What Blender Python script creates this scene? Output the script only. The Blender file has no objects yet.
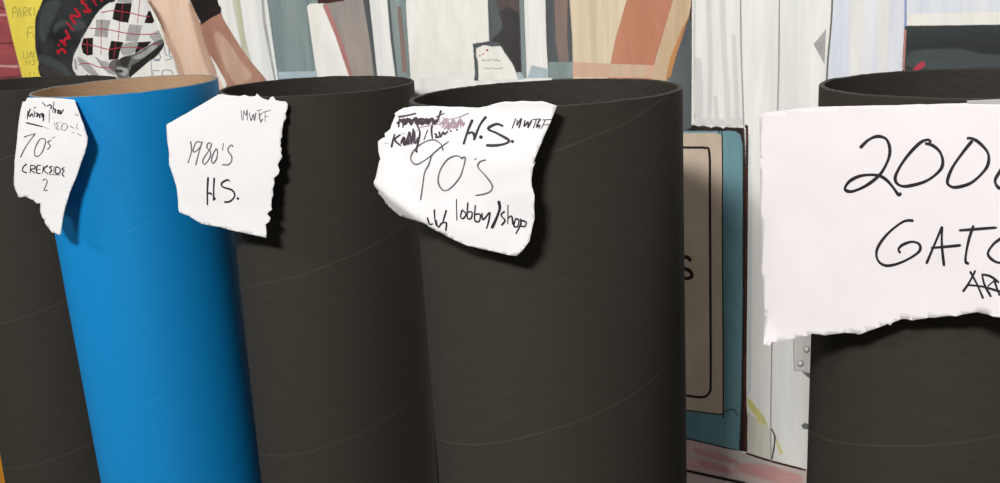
import bpy, bmesh, math, random
from mathutils import Vector, Matrix, Quaternion, noise
from mathutils.geometry import delaunay_2d_cdt
random.seed(4)
S = bpy.context.scene
COL = S.collection
# ------------------------------------------------------------------ camera
CAMZ = 1.42
FPX = 972.82; PITCH = 0.2519; ROLL = -0.0515
cd = bpy.data.cameras.new('camera'); cam = bpy.data.objects.new('camera', cd); COL.objects.link(cam)
cd.sensor_width = 36.0; cd.lens = FPX/1000*36.0; cd.clip_start = .02; cd.clip_end = 50
FW = Vector((0, math.cos(PITCH), -math.sin(PITCH)))
rt0 = Vector((1, 0, 0)); up0 = rt0.cross(FW)
RT = math.cos(ROLL)*rt0 + math.sin(ROLL)*up0
UP = -math.sin(ROLL)*rt0 + math.cos(ROLL)*up0
O = Vector((0, 0, CAMZ))
M = Matrix((RT, UP, -FW)).transposed().to_4x4(); M.translation = O
cam.matrix_world = M
S.camera = cam
# ------------------------------------------------------------------ light
w = bpy.data.worlds.new('room_ambient'); S.world = w; w.use_nodes = True
w.node_tree.nodes['Background'].inputs[0].default_value = (1, .985, .97, 1)
w.node_tree.nodes['Background'].inputs[1].default_value = 0.05
def area(name, loc, target, sx, sy, power, col=(1, 1, 1)):
    l = bpy.data.lights.new(name, 'AREA'); l.shape = 'RECTANGLE'; l.size = sx; l.size_y = sy
    l.energy = power; l.color = col
    o = bpy.data.objects.new(name, l); COL.objects.link(o); o.location = loc
    o.rotation_euler = (Vector(target)-Vector(loc)).to_track_quat('-Z', 'Y').to_euler()
    return o
area('ceiling_lamp', (-1.5, -2.1, 3.7), (-.1, 1.3, 1.2), .9, .45, 212, (1, .985, .965))
area('side_ceiling_lamp', (-3.6, .25, 3.3), (-.1, 1.3, 1.2), .7, .5, 42, (1, .985, .965))
area('far_ceiling_lamp', (1.2, -2.2, 3.0), (.2, 1.4, 1.2), 1.0, .6, 3, (1, .98, .96))
S.view_settings.view_transform = 'Standard'; S.view_settings.look = 'None'
S.view_settings.exposure = 0.0; S.view_settings.gamma = 1.0
S.view_settings.use_curve_mapping = False

# ------------------------------------------------------------------ materials
def lin(c):
    return tuple((x/255/12.92 if x/255 <= .04045 else ((x/255+.055)/1.055)**2.4) for x in c)
ALB = 0.92
def nodes(name):
    m = bpy.data.materials.new(name); m.use_nodes = True
    return m, m.node_tree, m.node_tree.nodes['Principled BSDF']
def paint(name, c1, c2=None, scale=(30, 30, 4), rough=.62, nscale=1.0, bump=.12, contrast=(.35, .65), vary=.07):
    """brushed paint; the mesh attribute 'feather' breaks the paint up like a dry brush along brushed edges"""
    m, t, b = nodes(name)
    c2 = c2 or tuple(x*.95 for x in c1)
    tc = t.nodes.new('ShaderNodeTexCoord'); mp = t.nodes.new('ShaderNodeMapping')
    mp.inputs['Scale'].default_value = scale
    nz = t.nodes.new('ShaderNodeTexNoise'); nz.inputs['Scale'].default_value = nscale
    nz.inputs['Detail'].default_value = 5; nz.inputs['Roughness'].default_value = .6
    rp = t.nodes.new('ShaderNodeValToRGB')
    rp.color_ramp.elements[0].position = contrast[0]; rp.color_ramp.elements[1].position = contrast[1]
    rp.color_ramp.elements[0].color = (*[x*ALB for x in lin(c1)], 1)
    rp.color_ramp.elements[1].color = (*[x*ALB for x in lin(c2)], 1)
    t.links.new(tc.outputs['Object'], mp.inputs[0]); t.links.new(mp.outputs[0], nz.inputs[0])
    t.links.new(nz.outputs[0], rp.inputs[0])
    mp2 = t.nodes.new('ShaderNodeMapping'); mp2.inputs['Scale'].default_value = tuple(x*3.1 for x in scale); mp2.inputs['Rotation'].default_value = (0, .12, 0)
    n2 = t.nodes.new('ShaderNodeTexNoise'); n2.inputs['Scale'].default_value = nscale; n2.inputs['Detail'].default_value = 3; n2.inputs['Distortion'].default_value = .6
    mr = t.nodes.new('ShaderNodeMapRange'); mr.inputs[1].default_value = .3; mr.inputs[2].default_value = .7
    mr.inputs[3].default_value = 1-vary; mr.inputs[4].default_value = 1+vary*.6
    hv = t.nodes.new('ShaderNodeHueSaturation')
    t.links.new(tc.outputs['Object'], mp2.inputs[0]); t.links.new(mp2.outputs[0], n2.inputs[0]); t.links.new(n2.outputs[0], mr.inputs[0])
    t.links.new(mr.outputs[0], hv.inputs['Value']); t.links.new(rp.outputs[0], hv.inputs['Color']); t.links.new(hv.outputs[0], b.inputs['Base Color'])
    wv = t.nodes.new('ShaderNodeTexNoise'); wv.inputs['Scale'].default_value = 350
    t.links.new(tc.outputs['Object'], wv.inputs[0])
    bp = t.nodes.new('ShaderNodeBump'); bp.inputs['Strength'].default_value = bump; bp.inputs['Distance'].default_value = .001
    t.links.new(wv.outputs[0], bp.inputs['Height']); t.links.new(bp.outputs[0], b.inputs['Normal'])
    at = t.nodes.new('ShaderNodeAttribute'); at.attribute_name = 'feather'
    dn = t.nodes.new('ShaderNodeTexNoise'); dn.inputs['Scale'].default_value = 1.0; dn.inputs['Detail'].default_value = 1
    mp3 = t.nodes.new('ShaderNodeMapping'); mp3.inputs['Scale'].default_value = (2600, 2600, 900)
    t.links.new(tc.outputs['Object'], mp3.inputs[0]); t.links.new(mp3.outputs[0], dn.inputs[0])
    dr = t.nodes.new('ShaderNodeMapRange'); dr.inputs[1].default_value = .3; dr.inputs[2].default_value = .7
    dr.inputs[3].default_value = .02; dr.inputs[4].default_value = .98
    iv = t.nodes.new('ShaderNodeMath'); iv.operation = 'GREATER_THAN'
    t.links.new(dn.outputs[0], dr.inputs[0]); t.links.new(dr.outputs[0], iv.inputs[0])
    t.links.new(at.outputs['Fac'], iv.inputs[1]); t.links.new(iv.outputs[0], b.inputs['Alpha'])
    b.inputs['Roughness'].default_value = rough; b.inputs['Specular IOR Level'].default_value = .25
    return m
PITCHZ = .285
def tubemat(name, c1, c2, seam, rough=.8, spec=.2, seamw=.0035, seam_amt=.5):
    """spiral-wound cardboard: fine fibre streaks along the winding, thin seam every turn"""
    m, t, b = nodes(name); N = t.nodes; L = t.links
    tc = N.new('ShaderNodeTexCoord'); sp = N.new('ShaderNodeSeparateXYZ'); L.new(tc.outputs['Object'], sp.inputs[0])
    def mth(op, a, b_=None, c=None):
        n = N.new('ShaderNodeMath'); n.operation = op
        for i, v in enumerate((a, b_, c)):
            if v is None: continue
            if isinstance(v, (int, float)): n.inputs[i].default_value = v
            else: L.new(v, n.inputs[i])
        return n.outputs[0]
    ang = mth('ARCTAN2', sp.outputs[1], sp.outputs[0])
    wob = N.new('ShaderNodeTexNoise'); wob.inputs['Scale'].default_value = 14; L.new(tc.outputs['Object'], wob.inputs[0])
    wz = mth('MULTIPLY', mth('SUBTRACT', wob.outputs[0], .5), .006)
    h = mth('SUBTRACT', mth('ADD', sp.outputs[2], wz), mth('MULTIPLY', ang, PITCHZ/(2*math.pi)))
    md = mth('ABSOLUTE', mth('SUBTRACT', mth('FLOORED_MODULO', h, PITCHZ), PITCHZ/2))
    line = mth('SUBTRACT', 1, mth('MINIMUM', mth('DIVIDE', md, seamw), 1))
    brk = N.new('ShaderNodeTexNoise'); brk.inputs['Scale'].default_value = 9; L.new(tc.outputs['Object'], brk.inputs[0])
    br = mth('MULTIPLY', line, mth('MULTIPLY', brk.outputs[0], seam_amt*2))
    cx = N.new('ShaderNodeCombineXYZ')
    L.new(mth('MULTIPLY', ang, 3.0), cx.inputs[0]); L.new(mth('MULTIPLY', h, 160), cx.inputs[1])
    nz = N.new('ShaderNodeTexNoise'); nz.inputs['Scale'].default_value = 1.6; nz.inputs['Detail'].default_value = 6
    L.new(cx.outputs[0], nz.inputs[0])
    rp = N.new('ShaderNodeValToRGB'); rp.color_ramp.elements[0].position = .3; rp.color_ramp.elements[1].position = .7
    rp.color_ramp.elements[0].color = (*lin(c1), 1); rp.color_ramp.elements[1].color = (*lin(c2), 1)
    L.new(nz.outputs[0], rp.inputs[0])
    mx = N.new('ShaderNodeMix'); mx.data_type = 'RGBA'
    L.new(br, mx.inputs[0]); L.new(rp.outputs[0], mx.inputs[6]); mx.inputs[7].default_value = (*lin(seam), 1)
    L.new(mx.outputs[2], b.inputs['Base Color'])
    bp = N.new('ShaderNodeBump'); bp.inputs['Strength'].default_value = .16; bp.inputs['Distance'].default_value = .0012
    L.new(mth('ADD', mth('MULTIPLY', nz.outputs[0], .35), line), bp.inputs['Height']); L.new(bp.outputs[0], b.inputs['Normal'])
    b.inputs['Roughness'].default_value = rough; b.inputs['Specular IOR Level'].default_value = spec
    return m

# ------------------------------------------------------------------ helpers
def mesh_obj(name, verts, faces, mats, parent=None, smooth=False, fm=None, uvs=None):
    me = bpy.data.meshes.new(name); me.from_pydata([tuple(v) for v in verts], [], faces)
    for m in (mats if isinstance(mats, (list, tuple)) else [mats]): me.materials.append(m)
    if fm: me.polygons.foreach_set('material_index', fm)
    if smooth: me.polygons.foreach_set('use_smooth', [True]*len(me.polygons))
    me.update()
    o = bpy.data.objects.new(name, me); COL.objects.link(o)
    if parent: o.parent = parent
    return o
def tag(o, label=None, cat=None, group=None, kind=None):
    if label: o['label'] = label
    if cat: o['category'] = cat
    if group: o['group'] = group
    if kind: o['kind'] = kind
    return o
def empty(name, loc):
    o = bpy.data.objects.new(name, None); o.empty_display_size = .1; COL.objects.link(o); o.location = loc
    return o
def ray(x, y):
    return ((x-500)/FPX*RT - (y-241.5)/FPX*UP + FW)

# ------------------------------------------------------------------ room
YAW = math.radians(-33.7)
U = Vector((math.cos(YAW), math.sin(YAW), 0)); NN = Vector((-U.y, U.x, 0))   # NN points into the wall
DIST = 1.305
conc = paint('grey_concrete', (120, 116, 110), (140, 136, 128), (4, 4, 4))
plaster = paint('pale_wall_paint', (205, 200, 190), (212, 208, 198), (3, 3, 3))
def slab(name, c, ux, uy, uz, hx, hy, hz, mat):
    vs = []
    for a in (-1, 1):
        for b in (-1, 1):
            for d in (-1, 1): vs.append(c+ux*hx*a+uy*hy*b+uz*hz*d)
    f = [(0, 1, 3, 2), (4, 6, 7, 5), (0, 4, 5, 1), (2, 3, 7, 6), (0, 2, 6, 4), (1, 5, 7, 3)]
    o = mesh_obj(name, vs, f, mat); bm = bmesh.new(); bm.from_mesh(o.data)
    bmesh.ops.recalc_face_normals(bm, faces=bm.faces); bm.to_mesh(o.data); bm.free(); return o
Z = Vector((0, 0, 1))
WC = NN*(DIST+.035+.05)
tag(slab('wall_back', WC+Z*1.5-U*.5, U, NN, Z, 4.0, .05, 1.5, plaster), kind='structure')
tag(slab('floor', NN*(DIST+.13-2.6)-U*.5-Z*.05, U, NN, Z, 4.0, 2.6, .05, conc), kind='structure')

# ------------------------------------------------------------------ mural (painted canvas board on the wall)
mural = empty('mural', NN*DIST + Z*0); mural.rotation_euler = (0, 0, YAW)
tag(mural, 'large painted street-scene mural standing behind the row of cardboard tubes', 'mural')
def mpt(x, y, layer=0):
    d = ray(x, y); t = DIST/(d.dot(NN)); P = O+d*t
    return Vector((P.dot(U), -.00008*layer, P.z))
def px(o, s, pts):            # crop coordinates -> photograph coordinates
    return [(o[0]+a/s, o[1]+b/s) for a, b in pts]
def ccr(p, n=4):
    """closed smooth outline"""
    N = len(p); out = []
    for i in range(N):
        for j in range(n):
            t = j/n; q = []
            for c in (0, 1):
                a, b, d, e = p[i-1][c], p[i][c], p[(i+1) % N][c], p[(i+2) % N][c]
                q.append(.5*((2*b)+(-a+d)*t+(2*a-5*b+4*d-e)*t*t+(-a+3*b-3*d+e)*t**3))
            out.append(tuple(q))
    return out
def offset(p, d):
    """outline moved outwards by d pixels"""
    ar = sum(p[i-1][0]*p[i][1]-p[i][0]*p[i-1][1] for i in range(len(p))); sg_ = 1 if ar > 0 else -1; out = []
    for i in range(len(p)):
        a, b, c = p[i-1], p[i], p[(i+1) % len(p)]
        n1 = Vector((b[1]-a[1], a[0]-b[0])); n2 = Vector((c[1]-b[1], b[0]-c[0]))
        if n1.length: n1.normalize()
        if n2.length: n2.normalize()
        n = n1+n2
        if n.length < .4: n = n1
        n.normalize(); k = d/max(n.dot(n1), .55)*sg_
        out.append((b[0]+n.x*k, b[1]+n.y*k))
    return out
def region(name, parent, layer, polys, mats, label=None, soft=1.1, smooth=False):
    """thin layer of paint on the board: polys = [pts] or [(pts, material index)], brushed out along the edges"""
    V = []; F = []; fm = []; al = []; cnt = 0
    for p in polys:
        mi = 0; lay = layer; so = soft
        if isinstance(p, tuple):
            mi = p[1]; so = p[2] if len(p) > 2 else soft; p = p[0]; lay = layer+.5+.04*cnt
        cnt += 1
        if smooth or so >= 3: p = ccr(p)
        inn = offset(p, -min(so*.5, .9)); outr = offset(p, so*.7); k = len(V); n = len(p)
        V += [mpt(a, b, lay) for a, b in inn]+[mpt(a, b, lay) for a, b in outr]; al += [0.0]*n+[1.0]*n
        F.append(list(range(k, k+n))); fm.append(mi)
        for i in range(n):
            F.append([k+i, k+(i+1) % n, k+n+(i+1) % n, k+n+i]); fm.append(mi)
    return finish(name, V, F, mats, parent, fm, al, label)
def finish(name, V, F, mats, parent, fm, al, label):
    o = mesh_obj(name, V, F, mats, parent, fm=fm)
    at = o.data.attributes.new('feather', 'FLOAT', 'POINT'); at.data.foreach_set('value', al)
    bm = bmesh.new(); bm.from_mesh(o.data)
    for f in bm.faces:
        f.normal_update()
        if f.normal.y > 0: f.normal_flip()
    bm.to_mesh(o.data); bm.free()
    if label: o['label'] = label
    return o
def cr(pts, n=5):
    if len(pts) < 3: return pts
    P = [pts[0]]+list(pts)+[pts[-1]]; out = []
    for i in range(1, len(P)-2):
        for j in range(n):
            t = j/n; q = []
            for c in (0, 1):
                a, b, d, e = P[i-1][c], P[i][c], P[i+1][c], P[i+2][c]
                q.append(.5*((2*b)+(-a+d)*t+(2*a-5*b+4*d-e)*t*t+(-a+3*b-3*d+e)*t**3))
            out.append(tuple(q))
    out.append(pts[-1]); return out
def marks(name, parent, layer, strokes, width, mat, label=None, soft=.45):
    """brush strokes in photograph coordinates, feathered along both sides"""
    V = []; F = []; al = []; kk = 0
    for s in strokes:
        w_ = width
        if isinstance(s, tuple): s, w_ = s
        p = cr(s, 4); kk += 1; k0 = len(V); lay = layer+.03*kk
        for i in range(len(p)):
            a = p[max(i-1, 0)]; b = p[min(i+1, len(p)-1)]
            dx, dy = b[0]-a[0], b[1]-a[1]; l = math.hypot(dx, dy) or 1
            k = w_/2*(.7 if i in (0, len(p)-1) else 1)
            for q_, av in ((k+soft*.7, 1.0), (max(k-soft*.5, k*.4), 0.0), (-max(k-soft*.5, k*.4), 0.0), (-k-soft*.7, 1.0)):
                V.append(mpt(p[i][0]-dy/l*q_, p[i][1]+dx/l*q_, lay)); al.append(av)
        for i in range(len(p)-1):
            for j in range(3): F.append([k0+4*i+j, k0+4*i+j+1, k0+4*i+j+5, k0+4*i+j+4])
    return finish(name, V, F, mat, parent, None, al, label)

WHITE = (243, 241, 236)
m_white = paint('white_paint', WHITE, (226, 226, 222), (22, 22, 2))
m_white2 = paint('warm_white_paint', (243, 241, 234), (235, 232, 223), (14, 14, 5))
m_cool = paint('bluish_white_paint', (236, 236, 240), (214, 219, 230), (26, 26, 2))
m_grey = paint('grey_paint', (150, 150, 148), (178, 178, 174), (20, 20, 3))
m_dgrey = paint('dark_grey_paint', (92, 92, 90), (120, 120, 116), (20, 20, 3))
m_brick = paint('brick_red_paint', (172, 84, 84), (142, 70, 74), (7, 7, 26))
m_mortar = paint('dark_red_paint', (98, 46, 50), (120, 60, 60), (20, 20, 20))
m_yel = paint('yellow_paint', (246, 226, 92), (232, 212, 84), (10, 10, 8))
m_olive = paint('olive_lettering_paint', (176, 166, 78), (200, 188, 84), (40, 40, 40))
m_jk = paint('black_jacket_paint', (52, 54, 55), (30, 31, 33), (9, 9, 9), contrast=(.4, .6))
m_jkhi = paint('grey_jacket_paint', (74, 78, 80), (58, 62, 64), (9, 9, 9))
m_red = paint('red_lettering_paint', (205, 32, 48), (180, 26, 42), (20, 20, 20))
m_blk = paint('black_paint', (38, 28, 25), (24, 20, 20), (30, 30, 30))
m_ltg = paint('light_grey_check_paint', (180, 178, 176), (160, 159, 158), (40, 40, 40))
m_rl = paint('thin_red_line_paint', (190, 62, 78), (170, 52, 66), (40, 40, 40))
m_skin = paint('light_skin_paint', (240, 212, 190), (222, 184, 158), (20, 20, 3))
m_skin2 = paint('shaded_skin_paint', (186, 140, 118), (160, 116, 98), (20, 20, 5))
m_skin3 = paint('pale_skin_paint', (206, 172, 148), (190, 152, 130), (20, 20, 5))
m_teal = paint('grey_teal_paint', (118, 134, 134), (146, 158, 156), (26, 26, 2))
m_taupe = paint('taupe_paint', (172, 158, 148), (140, 138, 134), (14, 14, 4))
m_pink = paint('pink_edge_paint', (186, 132, 124), (170, 118, 112), (30, 30, 6))
m_slate = paint('dark_slate_paint', (78, 82, 84), (98, 104, 106), (22, 22, 3))
m_coal = paint('charcoal_paint', (52, 49, 48), (68, 66, 66), (16, 16, 6))
m_brown = paint('brown_stripe_paint', (150, 118, 104), (124, 116, 112), (24, 24, 3))
m_cream = paint('cream_paint', (226, 208, 180), (206, 190, 160), (40, 40, 2))
m_orng = paint('terracotta_paint', (198, 138, 110), (184, 122, 94), (16, 16, 3))
m_tan = paint('tan_paint', (214, 190, 158), (196, 168, 132), (40, 40, 2))
m_ochre = paint('ochre_paint', (198, 140, 82), (170, 120, 84), (30, 30, 3))
m_dkgr = paint('dark_green_paint', (56, 64, 62), (42, 46, 46), (3, 3, 30))
m_plate = paint('beige_plate_paint', (205, 188, 170), (190, 172, 152), (10, 10, 6))
m_box = paint('teal_box_paint', (118, 158, 166), (92, 132, 142), (16, 16, 4))
m_rust = paint('rust_paint', (92, 48, 38), (50, 32, 28), (30, 30, 30))
m_step = paint('pink_step_paint', (214, 172, 168), (196, 190, 184), (6, 6, 40))
m_steph = paint('red_step_paint', (206, 142, 142), (200, 158, 154), (6, 6, 40))
m_lblue = paint('pale_blue_grey_paint', (186, 200, 204), (160, 178, 184), (14, 14, 14))
m_gold = paint('golden_paint', (226, 160, 40), (206, 140, 34), (6, 6, 10))

# the board itself
zt = 2.1; zb = .04; s0, s1 = -3.6, .9
V = [(s, y, z) for s in (s0, s1) for y in (0, .03) for z in (zb, zt)]
board = mesh_obj('canvas_board', V, [(0, 4, 5, 1), (2, 3, 7, 6), (0, 1, 3, 2), (4, 6, 7, 5), (1, 5, 7, 3), (0, 2, 6, 4)], m_white2, mural)
bm = bmesh.new(); bm.from_mesh(board.data); bmesh.ops.recalc_face_normals(bm, faces=bm.faces); bm.to_mesh(board.data); bm.free()
def P(name, layer, polys, mats, parent=None, label=None, soft=1.1): return region(name, parent or mural, layer, polys, mats, label, soft)

# brick wall and the yellow sign
bw = P('painted_brick_wall', 1, [[(-150, -60), (5, -60), (3, 0), (13, 40), (22, 77), (40, 130), (70, 260), (60, 420), (-60, 420)]], m_brick)
marks('mortar_lines', bw, 2, [[(-150, 14), (-20, 10), (0, 8), (5, 9)], [(-150, 52), (-20, 45), (0, 43.5), (14, 43)],
      [(-150, 88), (0, 78), (22, 75)], [(-60, 125), (20, 112), (30, 110)], [(-80, 45), (-74, 84)], [(-60, 12), (-54, 46)]], 1.3, m_mortar)
marks('brick_shading', bw, 2, [([(-150, 22), (0, 15), (8, 16)], 2.5), ([(-150, 60), (0, 66), (18, 66)], 2.5)], 2, m_steph)
P('painted_golden_band', 1, [[(-160, 425), (60, 405), (70, 520), (-160, 560)]], m_gold)
ys = P('painted_yellow_sign', 3, [[(-2, -40), (52, -40), (50, 20), (50, 78), (39, 90), (23, 79), (13, 40), (4, 0)]], m_yel)
A = ((0, 0), 6.03)
def z_(o, s, L): return [(px(o, s, q[0]), q[1]) if isinstance(q, tuple) else px(o, s, q) for q in L]
marks('sign_lettering', ys, 4, z_(*A, [
    [(78, 110), (78, 48)], [(78, 48), (95, 45), (98, 70), (80, 78)], [(105, 108), (118, 48), (132, 105)], [(110, 85), (128, 84)],
    [(142, 102), (142, 46)], [(142, 46), (160, 48), (160, 70), (144, 74), (162, 100)], [(175, 98), (175, 44)], [(192, 44), (177, 70), (195, 98)], [(207, 96), (207, 44)],
    [(168, 232), (168, 170), (205, 165)], [(168, 198), (198, 195)], [(200, 205), (205, 230)],
    [(142, 310), (144, 352)], [(165, 308), (168, 352)], [(144, 352), (168, 350)], [(180, 352), (188, 308), (198, 352)], [(206, 308), (206, 350)],
    [(158, 362), (158, 390)], [(158, 375), (182, 375)], [(182, 362), (182, 392)], [(192, 362), (208, 364), (206, 390), (192, 388)],
    [(182, 432), (184, 455)], [(206, 432), (208, 452)]]), 1.0, m_olive)

# leaning person: arms, sleeves, jacket, checked shirt, in paint
q = (130, 0); s = 5.37
person = region('painted_person', mural, 6, [
    px(q, s, [(80, -60), (330, -60), (320, 0), (350, 60), (385, 180), (420, 290), (455, 380), (480, 430), (520, 560), (330, 560), (270, 420), (262, 395), (240, 310), (203, 240), (154, 95), (120, 40), (90, 0)]),
    ], [m_skin], label='bare forearms of the painted leaning figure', smooth=True)
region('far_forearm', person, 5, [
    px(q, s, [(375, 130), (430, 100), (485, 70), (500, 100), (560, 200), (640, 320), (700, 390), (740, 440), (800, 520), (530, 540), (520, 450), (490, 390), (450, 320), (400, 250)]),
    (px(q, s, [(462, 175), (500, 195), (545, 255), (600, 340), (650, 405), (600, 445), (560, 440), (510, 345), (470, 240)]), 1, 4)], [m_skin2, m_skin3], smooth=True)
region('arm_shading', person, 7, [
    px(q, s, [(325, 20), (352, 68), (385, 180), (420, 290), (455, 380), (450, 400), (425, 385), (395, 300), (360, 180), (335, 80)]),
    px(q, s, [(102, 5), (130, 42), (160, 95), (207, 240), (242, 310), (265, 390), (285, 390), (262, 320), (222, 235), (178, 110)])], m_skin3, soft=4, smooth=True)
region('dark_sleeve', person, 8, [px(q, s, [(315, -60), (460, -60), (470, 0), (476, 25), (490, 45), (488, 70), (440, 92), (385, 130), (375, 105), (352, 62), (325, 0)])], m_blk)
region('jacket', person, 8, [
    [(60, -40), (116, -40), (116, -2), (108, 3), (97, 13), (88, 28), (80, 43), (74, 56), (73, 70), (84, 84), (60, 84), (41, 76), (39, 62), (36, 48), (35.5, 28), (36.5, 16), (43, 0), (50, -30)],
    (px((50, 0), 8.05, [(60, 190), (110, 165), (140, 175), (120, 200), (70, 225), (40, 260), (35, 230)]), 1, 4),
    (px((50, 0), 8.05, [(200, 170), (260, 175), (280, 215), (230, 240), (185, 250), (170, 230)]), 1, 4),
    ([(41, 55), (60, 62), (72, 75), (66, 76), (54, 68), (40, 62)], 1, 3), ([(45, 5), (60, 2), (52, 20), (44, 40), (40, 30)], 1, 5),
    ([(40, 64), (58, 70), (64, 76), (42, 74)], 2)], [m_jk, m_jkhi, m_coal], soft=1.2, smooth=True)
q2 = (50, 0); s2 = 8.05
marks('jacket_lettering', person, 11, z_(q2, s2, [
    [(62, 402), (72, 430), (86, 402), (110, 400), (131, 430)], [(66, 354), (84, 372)],
    [(80, 322), (108, 342), (128, 366), (118, 326), (138, 306), (160, 306), (142, 270), (128, 240)],
    [(140, 180), (192, 245)],
    [(210, 195), (168, 128), (245, 130), (200, 65)],
    [(320, 72), (325, 92), (290, 95), (275, 80)], [(310, 85), (290, 40), (258, 15), (275, -8), (300, 0)],
    [(345, -10), (378, 45)], [(400, -20), (425, 12)]]), 2.3, m_red)
sq = (70, 0); ss = 5.68
shirt = region('checked_shirt', person, 8, [
    px(sq, ss, [(260, 0), (240, -60), (470, -60), (440, 0), (455, 60), (480, 120), (500, 170), (530, 225), (520, 270), (490, 310), (470, 330), (400, 350), (350, 380), (335, 440), (330, 520), (120, 520), (60, 445), (30, 420), (18, 370), (25, 310), (60, 240), (75, 205), (140, 110), (190, 45), (235, 15)])], m_white, smooth=True)
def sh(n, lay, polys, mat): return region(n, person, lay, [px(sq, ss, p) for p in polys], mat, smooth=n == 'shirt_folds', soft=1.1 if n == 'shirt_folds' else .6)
sh('shirt_checks', 9, [
    [(262, 18), (352, 18), (345, 70), (332, 128), (285, 122), (243, 108), (250, 65)],
    [(78, 218), (132, 215), (130, 310), (100, 315), (75, 300), (66, 260)],
    [(235, 232), (305, 240), (285, 290), (275, 335), (222, 340), (220, 300)],
    [(385, 240), (465, 235), (440, 262), (400, 285), (370, 305)],
    [(445, 65), (458, 62), (480, 118), (470, 132), (425, 130)],
    [(95, 420), (150, 455), (140, 470), (100, 450)], [(200, 430), (262, 440), (262, 462), (215, 462)]], m_blk)
sh('shirt_checks', 9, [
    [(150, 112), (232, 115), (220, 160), (215, 212), (140, 205), (150, 150)],
    [(340, 138), (412, 145), (400, 190), (385, 235), (318, 232), (325, 190)],
    [(275, -20), (355, -20), (352, 18), (270, 12)],
    [(490, 178), (505, 172), (528, 222), (480, 235), (450, 205)],
    [(40, 320), (75, 335), (110, 360), (160, 420), (175, 455), (140, 440), (90, 400), (50, 350)],
    [(140, 318), (180, 345), (215, 350), (240, 400), (262, 430), (220, 415), (180, 380)],
    [(25, 330), (40, 345), (45, 400), (28, 390)]], m_ltg)
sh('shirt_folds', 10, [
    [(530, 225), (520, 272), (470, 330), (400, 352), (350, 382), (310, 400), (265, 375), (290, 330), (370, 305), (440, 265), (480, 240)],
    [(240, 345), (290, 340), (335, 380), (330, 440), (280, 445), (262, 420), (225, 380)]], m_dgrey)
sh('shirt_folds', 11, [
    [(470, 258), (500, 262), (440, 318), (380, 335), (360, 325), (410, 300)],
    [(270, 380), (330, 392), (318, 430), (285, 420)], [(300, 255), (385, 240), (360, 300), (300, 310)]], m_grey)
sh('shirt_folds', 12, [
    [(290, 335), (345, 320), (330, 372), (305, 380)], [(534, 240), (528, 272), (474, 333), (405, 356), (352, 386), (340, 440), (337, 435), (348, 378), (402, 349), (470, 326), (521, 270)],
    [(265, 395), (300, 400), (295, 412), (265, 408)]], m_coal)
marks('shirt_red_lines', person, 12, z_(sq, ss, [
    [(178, 72), (240, 60), (300, 66), (350, 74), (400, 88), (458, 95)], [(112, 160), (200, 165), (260, 176), (330, 190), (420, 195), (500, 190)],
    [(68, 248), (150, 262), (220, 280), (290, 270), (360, 268), (420, 275)], [(50, 365), (110, 360), (170, 382), (250, 385)], [(468, 250), (510, 255)]]), .7, m_rl)
marks('shirt_red_lines', person, 12, z_(sq, ss, [[(302, 18), (295, 110)], [(285, 118), (275, 230)], [(400, -10), (385, 130)], [(180, 110), (178, 310)], [(262, 235), (250, 335)], [(100, 215), (100, 310)]]), .45, m_rl)

# white paper with blue-grey letters by the wrist
wp = P('painted_white_notice', 3, [[(122, 40), (185, 40), (196, 78), (196, 120), (122, 120)]], m_white2)
q6 = (120, 40); s6 = 12.07
marks('notice_lettering', wp, 4, z_(q6, s6, [
    [(455, 145), (490, 195), (480, 230), (415, 240), (430, 248), (485, 245)], [(540, 80), (545, 160), (575, 190)], [(590, 100), (600, 190), (625, 210), (600, 235), (545, 240)],
    [(375, 250), (385, 430)], [(400, 368), (480, 368)], [(400, 368), (400, 430)], [(515, 440), (515, 370), (600, 365), (635, 395), (640, 420)]]), .9, paint('blue_grey_lettering_paint', (140, 150, 164), (160, 168, 180)))

# painted window bays, left to right
q = (130, 0); s = 5.37
P('painted_window_frame', 2, [px(q, s, [(470, -80), (748, -80), (760, 60), (790, 250), (812, 440), (840, 600), (740, 600), (640, 420), (500, 100)]),
    (px(q, s, [(530, -80), (586, -80), (590, 0), (615, 180), (650, 330), (660, 380), (640, 345), (600, 260), (575, 130), (550, 0)]), 1),
    (px(q, s, [(700, -80), (712, -80), (730, 120), (785, 430), (775, 430), (715, 120)]), 2)], [m_white, paint('pale_olive_paint', (190, 188, 160), (206, 204, 184)), m_ltg])
q = (240, 0); s = 3.125
wb = P('painted_window', 3, [px(q, s, [(78, -60), (400, -60), (405, 0), (418, 120), (430, 235), (430, 320), (125, 320), (120, 250), (100, 110), (85, 0)])], m_teal)
region('painted_panel', wb, 4, [px(q, s, [(210, 20), (220, 12), (262, 10), (300, 100), (335, 190), (350, 250), (350, 330), (245, 330), (240, 235), (228, 150)]),
    (px(q, s, [(262, 15), (330, -6), (402, -10), (418, 235), (420, 330), (355, 330), (348, 235), (300, 100)]), 1),
    (px(q, s, [(258, 15), (275, 15), (310, 105), (340, 190), (352, 240), (342, 238), (325, 190), (298, 110)]), 2),
    (px(q, s, [(240, -20), (330, -20), (325, 2), (275, 10), (245, 10)]), 3),
    (px(q, s, [(120, 225), (240, 222), (240, 240), (122, 246)]), 4),
    (px(q, s, [(398, -40), (405, 0), (418, 120), (430, 235), (420, 236), (405, 120), (385, 0)]), 5)],
    [m_white2, m_taupe, m_pink, m_rust, m_lblue, m_slate])
P('painted_window_frame', 5, [px(q, s, [(400, -60), (456, -60), (460, 0), (470, 120), (485, 235), (486, 330), (432, 330), (430, 235), (418, 120), (405, 0)])], m_white)
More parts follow.
